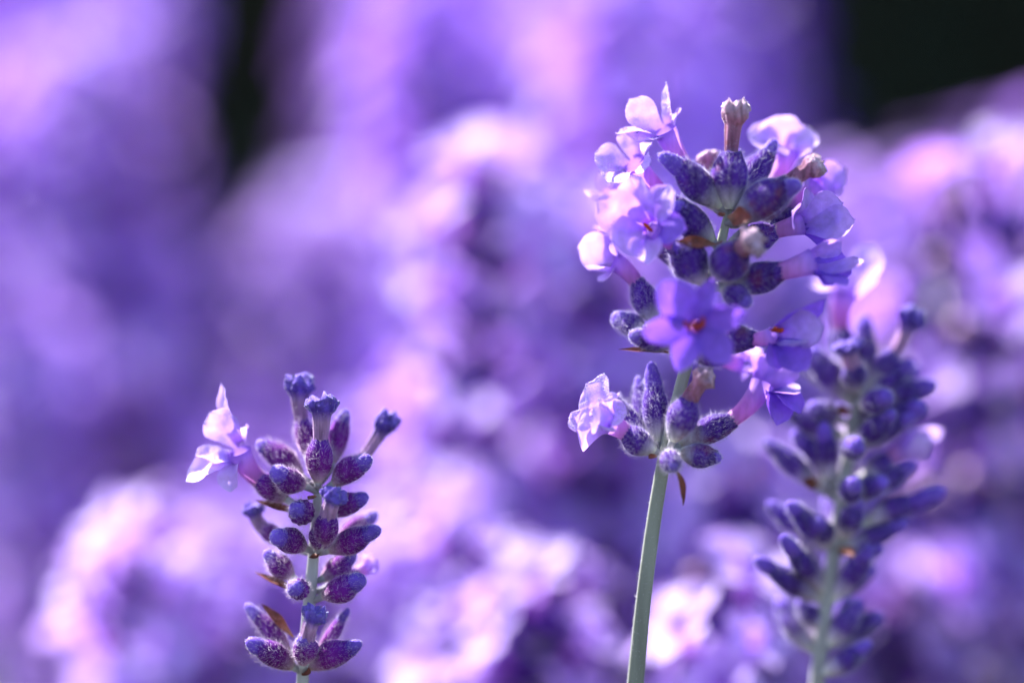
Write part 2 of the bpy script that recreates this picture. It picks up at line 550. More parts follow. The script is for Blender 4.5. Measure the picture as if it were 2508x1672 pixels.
        for k in range(anthers):
            rr = random.Random(sd_ * 7 + k)
            s, u, a = frame(fa, UP)
            c0 = th - a * rt[1] * K * .1 + (s * rr.uniform(-.9, .9) + u * rr.uniform(-.4, .5)) * max(rt[1], 22) * K
            tipp = c0 + a * 14 * K + s * rr.uniform(-12, 12) * K + u * rr.uniform(-3, 12) * K
            g = sweep([c0 - a * 12 * K, c0, c0.lerp(tipp, .5), tipp, tipp + a * 3 * K], [2 * K, 2.5 * K, 5.5 * K, 5 * K, 2 * K], 8)
            self.add('anther', g, M['anther'], co)
        return co
    def bract(self, base, tip, w, up=(0, .4, -1), **kw):
        b, t = P(*base), P(*tip)
        ax = (t - b).normalized()
        kw.setdefault('fold', .5); kw.setdefault('ruf', .2)
        g = petal_geo(b, (ax + V(*up) * 1.3).normalized(), t, w * K, self.nxt(), 4 * K, point=.9, nu=9, nv=11, lead=.3, **kw)
        return self.add('bract', g, M['bract'])

def ground_below(p, lean):
    return Vector((p.x + lean[0], p.y + lean[1], 0.0))

# ------------------------------------------------------------------ setting: soil, hedge far behind, leaves at the plants' feet
g = 40
N = 60
gv = []
for j in range(N + 1):
    for i in range(N + 1):
        x, y = (i / N - .5), (j / N - .5)
        x, y = math.copysign(abs(x * 2) ** 3, x) * g, math.copysign(abs(y * 2) ** 3, y) * g
        gv.append((x, y, -.006 + .006 * noise.noise(Vector((x * 4, y * 4, 0)))))
go = link('ground', make_mesh('ground', gv, grid_faces(N + 1, N + 1, False), M['soil']))
tag(go, 'dark brown garden soil under the lavender', 'soil', kind='structure')

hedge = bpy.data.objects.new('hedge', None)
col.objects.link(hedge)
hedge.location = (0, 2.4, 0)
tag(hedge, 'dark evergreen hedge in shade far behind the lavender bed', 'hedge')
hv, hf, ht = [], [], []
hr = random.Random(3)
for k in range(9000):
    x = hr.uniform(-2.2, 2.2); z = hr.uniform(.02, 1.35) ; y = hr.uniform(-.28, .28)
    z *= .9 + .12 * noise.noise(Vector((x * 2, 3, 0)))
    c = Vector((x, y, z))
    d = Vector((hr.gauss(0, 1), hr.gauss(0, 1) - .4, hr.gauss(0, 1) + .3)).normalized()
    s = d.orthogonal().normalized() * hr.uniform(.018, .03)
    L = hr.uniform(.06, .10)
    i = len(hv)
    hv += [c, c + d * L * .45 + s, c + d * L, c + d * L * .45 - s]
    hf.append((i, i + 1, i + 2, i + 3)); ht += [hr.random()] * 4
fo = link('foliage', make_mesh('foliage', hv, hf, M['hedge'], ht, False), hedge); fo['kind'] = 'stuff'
core = []  # solid dark sheets added inside the hedge so no sky shows through
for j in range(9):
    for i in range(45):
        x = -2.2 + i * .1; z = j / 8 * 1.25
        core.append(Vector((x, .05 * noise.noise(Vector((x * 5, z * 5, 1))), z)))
co = link('dark_core', make_mesh('dark_core', core + [v + Vector((0, .25, 0)) for v in core], grid_faces(45, 9, False) + [tuple(i + 405 for i in f) for f in grid_faces(45, 9, False)], M['wood'], [0] * 810), hedge)
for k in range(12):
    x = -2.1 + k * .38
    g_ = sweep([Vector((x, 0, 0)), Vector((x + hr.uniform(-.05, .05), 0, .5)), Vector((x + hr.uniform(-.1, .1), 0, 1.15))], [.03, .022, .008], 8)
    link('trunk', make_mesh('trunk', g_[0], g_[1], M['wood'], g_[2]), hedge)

# ------------------------------------------------------------------ the sharp spike
top = P(1545, 1672, 40)
root = ground_below(top, (-.016, .004))
A = Spike('lavender_spike', 'sharp lavender spike with hairy calyces, withered tip and open violet flowers on a green stem',
          None, root, 1, M['calyx'], M['hair'], 1300, M['withered'], 16)
A.stem([root - Vector((0, 0, .004)), root.lerp(top, .5) + Vector((.002, 0, 0)), top, P(1572, 1430, 30), P(1597, 1250, 22), P(1618, 1110, 15), P(1642, 1000, 10), P(1672, 900, 10),
        P(1712, 800, 5), P(1742, 700, 0), P(1764, 620, 0), P(1780, 550, 0), P(1787, 505, 0)],
       [25, 24, 22, 20, 19, 18, 16, 16, 15, 15, 14, 12, 9])
# crown
A.withered((1785, 512, -12), (1791, 372, -22), 45, (1804, 252, -28), 31, 16)
A.bud((1766, 506, -15), (1664, 404, -38), 39, (1612, 376, -48), 24)
A.bud((1800, 542, -32), (1930, 457, -78), 44, (1962, 447, -88), 26)
A.bud((1806, 505, 40), (1882, 378, 75), 36, (1900, 340, 85), 21)
A.withered((1780, 515, 40), (1748, 425, 95), 34, (1730, 376, 115), 24, 15)
A.withered((1812, 548, 30), (1930, 448, 60), 36, (2010, 397, 62), 27, 20)
A.bract((1778, 528, -50), (1838, 532, -118), 22)
A.bract((1779, 520, -40), (1757, 530, -75), 7)
# second whorl
A.bud((1746, 590, -20), (1664, 508, -52), 38, (1648, 497, -56), 23)
A.bract((1758, 598, -45), (1652, 592, -112), 15)
A.bract((1752, 592, -42), (1768, 596, -80), 9)
A.flower((1785, 598, 5), (1900, 566, -5), 37, (1962, 548, 0), (.8, .25, -.5),
         [((2088, 536, -30), 42, {'droop': .2}), ((2062, 496, 20), 40), ((1985, 470, 55), 36), ((2052, 575, 10), 44, {'mat': 'petal_deep'}), ((1940, 522, -45), 30)], (17, 28))
A.bud((1722, 692, -30), (1668, 600, -72), 45, (1660, 588, -78), 28)
A.withered((1750, 676, -45), (1815, 612, -120), 47, (1852, 590, -150), 34, 22)
A.flower((1776, 697, -30), (1918, 664, -66), 38, (1992, 640, -72), (.9, .28, -.25),
         [((2116, 640, -80), 30, {'mat': 'petal', 'fold': .35}), ((2062, 596, -50), 34, {'mat': 'petal'}), ((2078, 690, -105), 40, {'mat': 'petal_deep', 'fold': -.2}),
          ((2040, 700, -75), 36, {'mat': 'petal_deep'}), ((2085, 650, -30), 36, {'mat': 'petal_deep'})], (21, 33), ruf=.16)
A.bud((1772, 708, -40), (1828, 738, -92), 29, (1838, 748, -98), 19)
# front flower looking at the viewer
A.flower((1730, 800, -25), (1712, 800, -105), 34, (1703, 800, -165), (-.05, .05, -1),
         [((1620, 690, -200), 43, {'notch': .35, 'roll': .25}), ((1750, 682, -180), 26, {'notch': .2, 'roll': -.5, 'fold': .6, 'point': .4}), ((1826, 764, -205), 32, {'roll': .5, 'point': .4}), ((1572, 814, -205), 32, {'roll': -.3, 'point': .2}), ((1660, 912, -172), 31, {'point': .55, 'roll': .2}), ((1792, 892, -200), 35, {'roll': -.25, 'point': .3})],
         (14, 15), 'petal_deep', 9, lead=.25, ruf=.2)
A.flower((1740, 825, -15), (1848, 832, -50), 34, (1896, 818, -68), (.62, -.05, -.75),
         [((2020, 732, -70), 44, {'point': .25}), ((2014, 800, -110), 40, {'mat': 'petal'}), ((1975, 840, -130), 24, {'mat': 'petal_pale'}), ((1980, 902, -105), 36), ((1905, 905, -75), 32)],
         (16, 22), 'petal_deep', 3, lead=.28)
# left-hand open flowers
A.flower((1758, 515, 30), (1690, 425, 55), 30, (1628, 318, 42), (-.5, .7, -.5),
         [((1548, 246, 30), 34, {'droop': .35, 'fuzz': 700}), ((1634, 202, 45), 22, {'point': .4}), ((1664, 270, 70), 26), ((1508, 318, 20), 36, {'droop': .2}), ((1560, 345, 0), 28)],
         (18, 30), 'petal_pale', fuzz=200, ruf=.24)
A.flower((1740, 590, 30), (1625, 480, 58), 30, (1552, 398, 42), (-.6, .6, -.5),
         [((1470, 368, 30), 38, {'droop': .35, 'fuzz': 700}), ((1530, 312, 50), 30), ((1590, 350, 70), 28), ((1490, 450, 15), 36), ((1590, 405, -10), 26)],
         (18, 30), 'petal_pale', fuzz=150, ruf=.24)
A.flower((1732, 692, -10), (1648, 600, -48), 34, (1597, 562, -72), (-.55, .12, -.8),
         [((1460, 490, -80), 48, {'notch': .3, 'ruf': .34}), ((1540, 432, -70), 44, {'notch': .3, 'ruf': .34}), ((1638, 452, -100), 36), ((1678, 562, -125), 36, {'mat': 'petal_deep'}), ((1590, 645, -110), 36, {'point': .4}), ((1500, 585, -105), 44)],
         (16, 22), 'petal', 2, lead=.3, ruf=.16)
A.flower((1722, 695, 40), (1590, 585, 105), 30, (1515, 535, 130), (-.8, .4, -.1),
         [((1428, 470, 120), 40), ((1455, 560, 115), 40), ((1500, 450, 140), 36), ((1465, 420, 160), 34), ((1530, 590, 110), 34)], (17, 28), 'petal')
A.flower((1612, 795, 45), (1560, 690, 70), 33, (1505, 640, 82), (-.85, .25, -.1),
         [((1416, 605, 85), 40), ((1432, 655, 70), 38), ((1470, 590, 110), 34), ((1480, 690, 60), 30), ((1500, 585, 60), 28)], (17, 26), 'petal_pale')
# right-hand flowers at the back
A.flower((1812, 540, 60), (1890, 450, 120), 30, (1930, 372, 150), (.2, .75, -.55),
         [((1832, 330, 140), 44), ((1900, 285, 160), 46), ((1975, 310, 175), 44), ((1985, 370, 140), 36), ((1900, 350, 110), 32)], (18, 32), 'petal_pale')
A.flower((1815, 600, 50), (1945, 505, 115), 30, (2005, 460, 135), (.7, .45, -.5),
         [((2062, 412, 140), 36, {'droop': .4}), ((2065, 470, 120), 32), ((1990, 400, 160), 34), ((2020, 505, 110), 32), ((1975, 440, 110), 28)], (18, 28), 'petal')
A.flower((1690, 850, 60), (1770, 880, 110), 28, (1812, 888, 130), (.9, .1, -.2),
         [((1868, 860, 130), 30), ((1862, 905, 120), 30), ((1820, 850, 150), 26), ((1830, 925, 140), 26)], (16, 24), 'petal_pale')
# buds under the flowers
A.bud((1580, 815, 50), (1522, 783, 75), 30, (1498, 772, 82), 24)
A.bud((1645, 845, -5), (1560, 824, -42), 31, (1540, 818, -48), 21)
A.bract((1640, 862, -10), (1515, 857, -40), 9)
A.bud((1655, 870, 40), (1625, 790, 60), 30, (1618, 770, 60), 20)
# lowest whorl, set apart on the stem
A.flower((1606, 1106, 0), (1528, 1056, -5), 33, (1490, 1030, -6), (-.9, .35, -.1),
         [((1398, 1015, -15), 46, {'droop': -.3, 'fuzz': 600, 'roll': .8}), ((1432, 948, -5), 50, {'fuzz': 1000, 'droop': .5, 'roll': .9}), ((1468, 1064, -40), 48, {'droop': -.4, 'roll': -.8}), ((1535, 1012, -50), 28, {'fuzz': 600, 'fold': .6, 'roll': .6}), ((1420, 1052, -45), 48, {'droop': -.3, 'roll': .9}), ((1480, 985, -50), 40, {'fuzz': 700, 'roll': -.8}), ((1450, 1010, -60), 40, {'fuzz': 500, 'roll': .3})],
         (20, 33), 'petal_pale', lead=.6, ruf=.24)
A.bud((1612, 1088, 30), (1602, 940, 52), 31, (1594, 885, 60), 23)
A.bud((1606, 1092, 50), (1566, 945, 92), 24, (1560, 920, 98), 14)
A.bud((1600, 1098, 35), (1508, 980, 68), 26, (1490, 962, 74), 16)
A.withered((1648, 1080, -22), (1688, 978, -48), 38, (1736, 914, -62), 27, 20)
A.flower((1662, 1094, 10), (1796, 1030, 48), 33, (1868, 940, 78), (.55, .6, -.2),
         [((1950, 872, 80), 36, {'point': .3}), ((1905, 1042, 40), 40, {'mat': 'petal_deep'}), ((1960, 960, 60), 40), ((1960, 1010, 50), 36, {'mat': 'petal_deep'}), ((1880, 870, 100), 34)],
         (19, 31), 'petal', ctrl=(1840, 1005, 60))
A.bud((1662, 1106, -10), (1752, 1120, -12), 30, (1768, 1123, -12), 18)
A.bud((1638, 1108, -18), (1648, 1142, -82), 27, (1650, 1146, -92), 15)
A.bract((1652, 1150, -60), (1674, 1238, -50), 9, (0, 1, -.5))
A.bract((1612, 1112, -5), (1588, 1122, -40), 9)

# ------------------------------------------------------------------ the purple spike to its left
LD = 58
def q(x, y, d=0):
    return (x, y, d + LD)
top = P(724, 1690, LD)
root = ground_below(top, (.006, .01))
B = Spike('lavender_spike', 'short purple lavender spike with one ruffled pale flower and tight magenta calyces',
          None, root, 2, M['calyx_red'], M['hair_red'], 900, M['withered_blue'], 17)
B.stem([root - Vector((0, 0, .004)), root.lerp(top, .5), top, P(*q(734, 1632)), P(*q(752, 1540)), P(*q(765, 1440)), P(*q(773, 1350)), P(*q(778, 1260)), P(*q(780, 1185))],
       [20, 19, 17, 16, 16, 16, 15, 14, 10])
B.withered(q(779, 1183, -30), q(785, 1076, -45), 38, q(788, 968, -50), 34, 18)
B.withered(q(755, 1120, 20), q(738, 1030, 35), 31, q(735, 922, 40), 33, 16)
B.bud(q(812, 1140, 20), q(842, 1020, 45), 30, q(848, 1000, 50), 18)
B.withered(q(830, 1185, 30), q(893, 1115, 55), 26, q(957, 1012, 60), 26, 15)
B.bud(q(815, 1186, -20), q(893, 1130, -50), 35, q(909, 1118, -56), 22)
B.bud(q(740, 1170, 20), q(645, 1090, 45), 35, q(630, 1078, 48), 20)
B.bud(q(748, 1190, -25), q(682, 1160, -70), 36, q(664, 1150, -82), 24)
B.flower(q(705, 1225, 0), q(630, 1172, 15), 36, q(585, 1105, 5), (-.7, .4, -.6),
         [(q(546, 938, 20), 32, {'point': .3}), (q(514, 1018, -10), 46, {'droop': .3, 'fuzz': 700}), (q(480, 1116, -10), 34, {'fuzz': 300}), (q(458, 1178, 0), 36, {'fuzz': 300}), (q(566, 1204, -20), 24, {'fold': .6}), (q(600, 1040, 40), 26)],
         (22, 30), 'petal_pale', ruf=.28)
B.bud(q(752, 1262, -20), q(726, 1246, -85), 37, q(722, 1244, -95), 22)
B.withered(q(788, 1340, -40), q(804, 1258, -75), 35, q(824, 1205, -95), 29, 20)
B.bud(q(800, 1262, 10), q(886, 1222, -10), 32, q(902, 1212, -14), 20)
B.bud(q(820, 1330, 40), q(912, 1265, 60), 24, q(924, 1254, 62), 17)
B.withered(q(700, 1330, 50), q(640, 1290, 70), 26, q(622, 1235, 72), 24, 17)
B.bract(q(775, 1210, -30), q(755, 1225, -60), 10)
B.bract(q(745, 1260, 20), q(625, 1225, 20), 9)
B.bud(q(750, 1342, -20), q(682, 1315, -72), 36, q(664, 1308, -84), 24)
B.bud(q(778, 1344, -20), q(796, 1288, -60), 36, q(808, 1268, -70), 22)
B.bud(q(800, 1348, -10), q(905, 1304, -20), 36, q(934, 1294, -24), 22)
B.bract(q(768, 1350, -20), q(776, 1366, -60), 14)
B.bud(q(718, 1415, 5), q(662, 1364, 0), 32, q(648, 1346, 0), 18)
B.bud(q(742, 1450, -20), q(722, 1440, -85), 30, q(716, 1434, -98), 21)
B.bud(q(788, 1418, 10), q(856, 1368, 20), 32, q(872, 1352, 22), 18)
B.bud(q(790, 1460, -15), q(872, 1424, -45), 38, q(896, 1416, -52), 25)
B.bract(q(740, 1455, 0), q(622, 1400, 20), 10)
B.flower(q(800, 1440, 40), q(880, 1400, 60), 28, q(900, 1385, 66), (.8, .4, -.1), [(q(925, 1372, 66), 20), (q(918, 1402, 60), 20), (q(895, 1360, 76), 18)], (14, 18), 'petal_pale')
B.withered(q(748, 1625, -30), q(752, 1560, -60), 30, q(778, 1492, -80), 27, 18)
B.bud(q(712, 1600, 10), q(624, 1500, 30), 25, q(600, 1476, 34), 16)
B.bud(q(772, 1608, 10), q(842, 1508, 25), 20, q(856, 1488, 26), 12)
B.bud(q(722, 1634, -10), q(628, 1580, -30), 35, q(602, 1566, -34), 22)
B.bud(q(752, 1634, -10), q(862, 1586, -35), 37, q(886, 1572, -40), 20)
B.bud(q(742, 1630, -30), q(745, 1565, -62), 30, q(745, 1550, -66), 20)
B.bract(q(735, 1636, -10), q(762, 1648, -50), 12)
B.bract(q(720, 1560, 10), q(640, 1478, 20), 13)

# ------------------------------------------------------------------ the spike behind to its right
RD = 255
def q(x, y, d=0):
    return (x, y, d + RD)
top = P(1985, 1700, RD)
root = ground_below(top, (-.008, .02))
C = Spike('lavender_spike', 'tall indigo lavender spike with spent dark tips behind the sharp flower',
          None, root, 3, M['calyx_blue'], M['hair_white'], 700, M['withered_blue'], 18)
C.stem([root - Vector((0, 0, .004)), root.lerp(top, .5), top, P(*q(2010, 1560)), P(*q(2025, 1440)), P(*q(2050, 1320)), P(*q(2065, 1180)), P(*q(2085, 1050)), P(*q(2100, 960))],
       [22, 21, 20, 19, 18, 17, 16, 15, 10])
C.withered(q(2105, 960, -30), q(2086, 890, -60), 38, q(2074, 838, -75), 32, 22)
C.withered(q(2130, 950, 0), q(2192, 862, 0), 36, q(2240, 760, 0), 30, 18)
C.bud(q(2110, 950, 30), q(2118, 800, 50), 34, q(2118, 770, 54), 24)
C.bud(q(2080, 960, 20), q(2000, 870, 10), 36, q(1982, 850, 6), 22)
C.flower(q(2075, 880, 20), q(2058, 800, 20), 34, q(2072, 712, 10), (.35, .85, -.2),
         [(q(2135, 600, 10), 46, {'droop': .4}), (q(2150, 680, -10), 40), (q(2020, 640, 20), 42), (q(1985, 700, 0), 36), (q(2080, 640, -30), 38)], (20, 38), 'petal_pale')
C.bud(q(2140, 985, -10), q(2262, 948, -10), 38, q(2296, 940, -10), 24)
C.bud(q(2110, 990, -40), q(2170, 975, -110), 36, q(2180, 968, -125), 26)
C.bud(q(2130, 1035, 0), q(2246, 1004, -40), 38, q(2272, 992, -46), 28)
C.bud(q(2060, 1030, 0), q(1995, 1002, -20), 36, q(1978, 992, -24), 24)
C.bud(q(2095, 1050, 10), q(2190, 1040, 30), 36, q(2215, 1040, 30), 22)
C.bud(q(2020, 1180, -10), q(2020, 1060, -30), 34, q(2018, 1030, -34), 22)
C.bud(q(2000, 1190, 10), q(1900, 1100, 10), 34, q(1872, 1076, 10), 18)
C.bud(q(2085, 1110, -30), q(2096, 1090, -110), 36, q(2098, 1086, -124), 24)
C.flower(q(2110, 1170, 10), q(2180, 1120, 20), 34, q(2215, 1100, 20), (.85, .35, -.1),
         [(q(2310, 1050, 20), 36), (q(2280, 1085, 0), 34), (q(2250, 1060, 50), 30)], (18, 26), 'petal_pale')
C.bud(q(2075, 1210, -30), q(2090, 1186, -105), 36, q(2094, 1180, -120), 24)
C.bud(q(2100, 1220, -10), q(2160, 1180, -60), 36, q(2172, 1172, -68), 24)
C.bud(q(2120, 1200, 10), q(2220, 1145, 10), 30, q(2244, 1132, 10), 20)
C.bud(q(2115, 1285, 0), q(2250, 1225, -10), 36, q(2318, 1198, -14), 26)
C.bud(q(2070, 1320, -20), q(2098, 1235, -50), 34, q(2104, 1215, -56), 20)
C.bud(q(1985, 1310, 0), q(1905, 1250, 0), 34, q(1878, 1228, 0), 20)
C.bud(q(2035, 1330, -20), q(2000, 1280, -70), 32, q(1992, 1268, -80), 24)
C.bud(q(2075, 1335, -10), q(2145, 1345, -20), 30, q(2166, 1346, -22), 20)
C.bract(q(2050, 1338, -20), q(2095, 1362, -60), 14)
C.bract(q(2010, 1185, -10), q(1965, 1180, -50), 14)
C.bract(q(2085, 1000, -20), q(2050, 1010, -60), 14)
C.bud(q(2015, 1440, 10), q(1945, 1390, 20), 28, q(1930, 1372, 24), 18)
C.bud(q(2045, 1462, 10), q(2128, 1402, 10), 28, q(2146, 1386, 10), 18)
C.bud(q(2010, 1540, 0), q(1965, 1480, 0), 30, q(1955, 1464, 0), 18)
C.bud(q(2030, 1580, -10), q(2096, 1494, -20), 34, q(2112, 1468, -22), 20)
C.bud(q(2015, 1650, -10), q(2108, 1590, -10), 34, q(2134, 1570, -10), 20)
cr = random.Random(8)
for wy, wx in ((985, 2098), (1075, 2080), (1200, 2066), (1335, 2050), (1455, 2026), (1585, 2008)):
    for k in range(6):
        an = cr.uniform(0, 6.28)
        ca, sa = math.cos(an), math.sin(an)
        if sa < -.3 and abs(ca) < .6:
            sa = -sa
        L_ = cr.uniform(130, 165)
        el = cr.uniform(.35, .9)
        bx, by, bz = wx + ca * 14, wy + cr.uniform(-12, 18), sa * 14
        mx_, my_, mz = bx + ca * L_ * math.cos(el), by - L_ * math.sin(el), bz + sa * L_ * math.cos(el)
        ex = 1.14 + cr.random() * .12
        C.bud(q(bx, by, bz), q(mx_, my_, mz), cr.uniform(30, 36), q(bx + (mx_ - bx) * ex, by + (my_ - by) * ex, bz + (mz - bz) * ex), 21)
C.flower(q(1985, 1320, 30), q(1960, 1370, 60), 28, q(1960, 1390, 66), (0, -.4, -.6), [(q(1985, 1400, 40), 26), (q(1950, 1420, 40), 26), (q(1935, 1385, 50), 24)], (14, 20), 'petal_pale')

# ------------------------------------------------------------------ the bed behind: kinds of spikes, copied
def low_calyx(base, mouth, R, seed):
    return calyx_geo(base, mouth, R, seed, nu=12, sub=1)

def low_corolla(m_, ax, L, seed, size):
    rr = random.Random(seed)
    up = Vector((0, 0, 1))
    th = m_ + ax * L + up * L * .25
    fa = (ax + up * rr.uniform(-.1, .4)).normalized()
    pts = [bez(m_ - ax * L * .3, m_ + ax * L * .4, th, j / 5) for j in range(6)]
    v, f, t = sweep(pts, [(.00045 + .0004 * (j / 5)) * size for j in range(6)], 10, None, False)
    idx = [0] * len(f)
    s, u, a = frame(fa, up)
    for ang, ln, w in ((-.55, .0044, .0013), (.55, .0044, .0013), (-1.85, .0036, .00115), (1.85, .0036, .00115), (math.pi, .0036, .0012)):
        an = ang + rr.uniform(-.2, .2)
        tip = th + (u * math.cos(an) + s * math.sin(an)) * ln * size + a * ln * size * rr.uniform(.05, .5)
        pv, pf, pt = petal_geo(th, fa, tip, w * size, seed * 13 + int(an * 100), .00085 * size, nu=6, nv=7, ruf=.2)
        o = len(v)
        v = v + pv; t = t + pt
        f = f + [tuple(i + o for i in q_) for q_ in pf]; idx += [1] * len(pf)
    return v, f, t, idx

def join(gs):
    v, f, t, ix = [], [], [], []
    for g_ in gs:
        o = len(v)
        v += g_[0]; t += g_[2]; f += [tuple(i + o for i in q_) for q_ in g_[1]]
        ix += g_[3] if len(g_) > 3 else [0] * len(g_[1])
    return v, f, t, ix

H = 0.40
def make_kind(seed, label, whorls, gap, p_open, cal, pet, detail, p_with=.1, group='lavender spikes blurred in the bed behind', size=1.0):
    rr = random.Random(seed)
    root = bpy.data.objects.new('lavender_spike', None)
    root.empty_display_size = .01
    tag(root, label, 'flower', group)
    lean = Vector((rr.uniform(-.01, .01), rr.uniform(-.01, .01), 0))
    def ax_at(z):
        return Vector((lean.x * math.sin(z / H * 3), lean.y * math.sin(z / H * 3), z))
    pts = [ax_at(z * H / 14) for z in range(15)]
    v, f, t = sweep(pts, [.0009 - .0004 * j / 14 for j in range(15)], 10, lambda a, t: 1 + .13 * math.cos(4 * a))
    parts = [('stem', make_mesh('stem', v, f, M['stem'], t), (0, 0, 0))]
    z = H - .002
    for w in range(whorls):
        n_ = rr.choice((6, 7, 8)) if w else 5
        cg, fg = [], []
        ph = rr.uniform(0, 6)
        for k in range(n_):
            an = ph + 2 * math.pi * k / n_ + rr.uniform(-.2, .2)
            el = math.radians(rr.uniform(25, 50) + (25 if w == 0 else 0))
            d = Vector((math.cos(an) * math.cos(el), math.sin(an) * math.cos(el), math.sin(el)))
            b = ax_at(z) + d * .0004
            L = rr.uniform(.0046, .0056) * size
            g_ = low_calyx(b, b + d * L, rr.uniform(.0010, .00125) * size, seed * 997 + w * 31 + k)
            if detail:
                parts.append(('calyx', make_mesh('calyx', [x - b for x in g_[0]], g_[1], M[cal], g_[2]), b))
            else:
                cg.append(g_)
            x = rr.random()
            if x < p_open:
                g2 = low_corolla(b + d * L, d, rr.uniform(.002, .0034) * size, seed * 331 + w * 17 + k, size * rr.uniform(.85, 1.2))
                if detail:
                    parts.append(('corolla', make_mesh('corolla', [y - b for y in g2[0]], g2[1], None, g2[2], mats=[M['tube'], M[pet]], mat_idx=g2[3]), b))
                else:
                    fg.append(g2)
            elif x < p_open + p_with:
                e = b + d * (L + .0028)
                g3 = sweep([b + d * L * .8, b + d * (L + .001), b + d * (L + .002), e], [.0005, .0005, .0009, .0007], 10,
                           lambda a, t: 1 + .3 * noise.noise(Vector((math.cos(a) * 2 + k, math.sin(a) * 2, t * 4))))
                if detail:
                    parts.append(('withered_corolla', make_mesh('withered_corolla', [y - b for y in g3[0]], g3[1], M['withered'], g3[2]), b))
                else:
                    fg.append((g3[0], g3[1], g3[2], [3] * len(g3[1])))
        c0 = ax_at(z)
        if cg:
            jv, jf, jt, ji = join(fg + [(c_[0], c_[1], c_[2], [2] * len(c_[1])) for c_ in cg])
            parts.append(('flower_whorl', make_mesh('flower_whorl', [y - c0 for y in jv], jf, None, jt, mats=[M['tube'], M[pet], M[cal], M['withered']], mat_idx=ji), c0))
        z -= gap * rr.uniform(.85, 1.2) * (1 + .12 * w) if w else gap * .8
    return root, parts

KINDS = {
 'near_open': make_kind(21, 'blurred lavender spike with many open pale lilac flowers close behind the sharp one', 7, .0048, .7, 'calyx', 'petal_pale', True),
 'near_spent': make_kind(22, 'blurred lavender spike of pale spent calyx tips over dark indigo calyces', 7, .0050, .12, 'calyx_blue', 'petal', True, .5),
 'near_violet': make_kind(23, 'blurred lavender spike with scattered violet flowers among purple calyces', 7, .0048, .6, 'calyx_red', 'petal', True, .15),
 'far_lilac': make_kind(31, 'far lavender spike thick with pale lilac flowers, melted into the blur', 9, .0050, .8, 'calyx', 'petal_pale', False, .05),
 'far_violet': make_kind(32, 'far lavender spike thick with mid violet flowers, melted into the blur', 9, .0052, .75, 'calyx', 'petal', False, .05),
 'far_deep': make_kind(33, 'far lavender spike of deep blue-violet flowers, melted into the blur', 9, .0052, .7, 'calyx_blue', 'petal_deep', False, .05),
 'far_mauve': make_kind(34, 'far lavender spike of half-faded mauve flowers and tan tips', 8, .0050, .4, 'calyx_red', 'petal_pale', False, .4),
}
USED = {}
def place(kind, px, py, cm, tilt=(0, 0), rz=0.0, big=1.0):
    """set a spike so that its tip stands at that place, cm behind the plane of focus, rooted in the soil"""
    tip = P(px, py, cm * .01 / K)
    proto, parts = KINDS[kind]
    R = Matrix.Rotation(math.radians(tilt[0]), 3, 'Y') @ Matrix.Rotation(math.radians(tilt[1]), 3, 'X') @ Matrix.Rotation(rz, 3, 'Z')
    up = R @ Vector((0, 0, H))
    s = (tip.z + .003) / up.z
    r_ = proto if kind not in USED else proto.copy()
    USED[kind] = USED.get(kind, 0) + 1
    col.objects.link(r_)
    r_.rotation_euler = R.to_euler()
    r_.scale = (s, s, s)
    r_.location = tip - up * s
    for nm, me, loc in parts:
        o = bpy.data.objects.new(nm, me)
        col.objects.link(o)
        o.parent = r_
        o.location = loc
    return r_

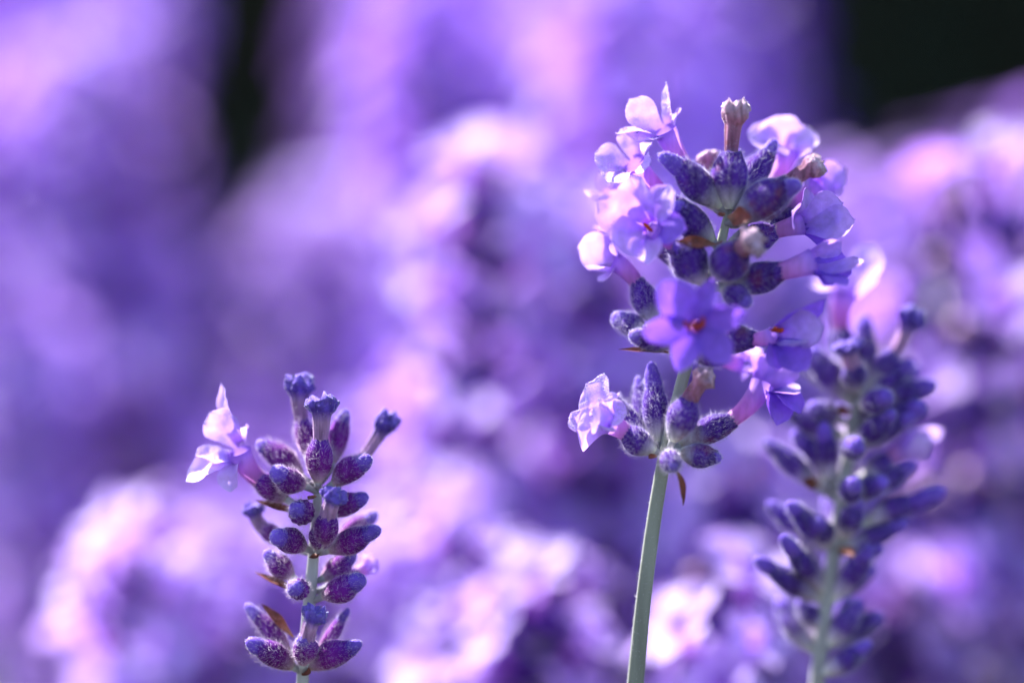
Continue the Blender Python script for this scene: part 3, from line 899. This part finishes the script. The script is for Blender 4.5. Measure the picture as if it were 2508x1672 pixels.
SPOTS = [
 ('near_open', 1235, 540, 4.6, (3, 0), 'blurred lavender spike of bright lilac flowers and dark calyces beside the sharp spike'),
 ('near_spent', 2430, 590, 3.9, (2, 0), 'blurred lavender spike of pale spent tips over dark indigo calyces'),
 ('near_open', 1800, 1270, 4.0, (-4, 0), 'blurred pale-flowered lavender spike between the sharp stem and the indigo spike'),
 ('near_open', 1760, 1540, 2.6, (-3, 0), 'low lavender spike of ruffled pale flowers at the foot of the indigo spike'),
 ('near_open', 2380, 1330, 6.0, (2, 0), 'wide soft lilac lavender spike just behind the indigo spike'),
 ('near_open', 2200, 1560, 4.5, (0, 0), 'low violet lavender spike leaning out behind the indigo stem'),
 ('near_open', 1150, 1440, 4.2, (-5, 0), 'low lavender spike of blurred pink-lilac flowers between the purple spike and the sharp stem'),
 ('near_open', 1300, 1540, 3.4, (6, 0), 'lowest lilac lavender spike beside the sharp green stem, leaning towards it'),
 ('near_open', 1000, 1320, 5.0, (2, 0), 'pale lilac lavender spike right behind the short purple spike'),
 ('near_open', 450, 1400, 5.6, (-3, 0), 'soft pale pink-lilac lavender spike on the far side of the short purple spike'),
 ('near_open', 400, 1560, 5.4, (-5, 0), 'lowest pale lavender spike beyond the short purple spike, leaning away from it'),
 ('near_violet', 620, 1480, 6.6, (4, 0), 'violet lavender spike half hidden by the short purple spike'),
 ('near_violet', 880, 1180, 7.0, (-3, 0), 'blurred violet lavender spike rising behind the tip of the short purple spike'),
 ('near_violet', 1080, 1120, 5.6, (4, 0), 'blurred violet lavender spike under the bright lilac flowers'),
 ('near_spent', 2290, 640, 4.6, (1, 0), 'blurred lavender spike of pale spent tips between the sharp flowers and the darker indigo-bodied spike'),
 ('near_violet', 2520, 1060, 6.2, (3, 0), 'blurred violet lavender spike beneath the pale spent tips'),
 ('near_violet', 1400, 800, 6.4, (2, 0), 'blurred violet lavender spike just behind the lowest whorl of the sharp spike'),
 ('near_open', 1420, 660, 5.4, (2, 0), 'blurred pale lavender spike close behind the open flowers of the sharp spike'),
 ('far_lilac', 60, 900, 9.0, (-3, 0), None), ('far_mauve', 130, 90, 13, (4, 0), None), ('far_lilac', 180, 250, 11, (4, 0), None), ('far_mauve', 290, 330, 12, (2, 0), None),
 ('far_lilac', 240, 0, 15, (2, 0), None), ('far_lilac', 370, 680, 12, (-2, 0), None), ('far_lilac', 1500, 60, 14, (2, 0), None), ('far_lilac', 1750, 120, 16, (0, 0), None), ('far_violet', 1010, 40, 10, (-2, 0), None), ('near_open', 560, 1440, 5.2, (3, 0), 'pale pink-lilac lavender spike peeping out just behind the short purple spike'), ('far_lilac', 2430, 1330, 8, (2, 0), None), ('far_lilac', 2260, 1420, 7.5, (-3, 0), None), ('far_deep', 1090, 130, 11, (0, 0), None), ('near_open', 330, 1420, 4.4, (-4, 0), 'pale lilac lavender spike standing clear of the short purple spike, furthest from its stem'), ('near_open', 2450, 1370, 4.6, (4, 0), 'big pale lilac lavender spike low beyond the indigo spike, leaning away from it'), ('near_open', 1700, 1230, 5.2, (-2, 0), 'blurred pale lilac lavender spike right beside the sharp green stem, near its lowest whorl'), ('far_lilac', 820, 620, 13, (2, 0), None), ('far_lilac', 2300, 900, 11, (2, 0), None), ('far_lilac', 1750, 900, 9, (0, 0), None),
]
for i, (kd, px, py, cm, tl, lab) in enumerate(SPOTS):
    o_ = place(kd, px, py, cm, tl, i * 1.3)
    if lab:
        o_['label'] = lab

GAPS = [(385, -1600, 865, 720), (1880, -1800, 2400, 420), (2300, -1800, 2800, 290), (-200, 1330, 130, 1700), (1390, 1480, 1560, 1800)]
fr = random.Random(77)
done = []
tries = 0
while len(done) < 150 and tries < 6000:
    tries += 1
    cm = 7.5 + 42 * fr.random() ** 1.25
    px = fr.uniform(-250, 2760)
    py = fr.uniform(-420, 1500)
    sc = D / (D + cm * .01)
    hw, hl = 300 * sc, 1650 * sc          # half width and length of a head in photo pixels at that depth
    tip = P(px, py, cm * .01 / K)
    if tip.z > .452 or tip.z < .29:
        continue
    if any(px + hw > a and px - hw < c and py + hl > b and py - 60 < d for a, b, c, d in GAPS):
        continue
    if any((tip - o).length < .017 for o in done):
        continue
    done.append(tip)
    u_ = fr.random()
    kd = 'far_violet' if u_ < .4 else 'far_lilac' if u_ < .68 else 'far_deep' if u_ < .86 else 'far_mauve'
    place(kd, px, py, cm, (fr.uniform(-9, 9), fr.uniform(-6, 6)), fr.uniform(0, 6.28))

# narrow grey-green leaves at the feet of the plants
lv, lf, lt = [], [], []
lr = random.Random(9)
for k in range(7000):
    x, y = lr.uniform(-.35, .35), lr.uniform(-.06, .75)
    z = lr.uniform(0, .22) * (0.75 + .25 * noise.noise(Vector((x * 9, y * 9, 0))))
    c = Vector((x, y, z))
    d = Vector((lr.gauss(0, .5), lr.gauss(0, .5), lr.uniform(.3, 1.2))).normalized()
    s = d.orthogonal().normalized()
    s = Matrix.Rotation(lr.uniform(0, 6.28), 3, d) @ s * lr.uniform(.0012, .002)
    L = lr.uniform(.02, .042)
    i = len(lv)
    bendv = Vector((d.x, d.y, -.2)) * L * .15
    lv += [c - s * .5, c + s * .5, c + d * L * .5 + s, c + d * L * .5 - s, c + d * L + bendv]
    lf += [(i, i + 1, i + 2, i + 3), (i + 3, i + 2, i + 4)]
    lt += [lr.random()] * 5
lo = link('lavender_leaves', make_mesh('lavender_leaves', lv, lf, M['leaf'], lt))
tag(lo, 'narrow grey-green lavender leaves massed low under the flower spikes', 'leaves', kind='stuff')
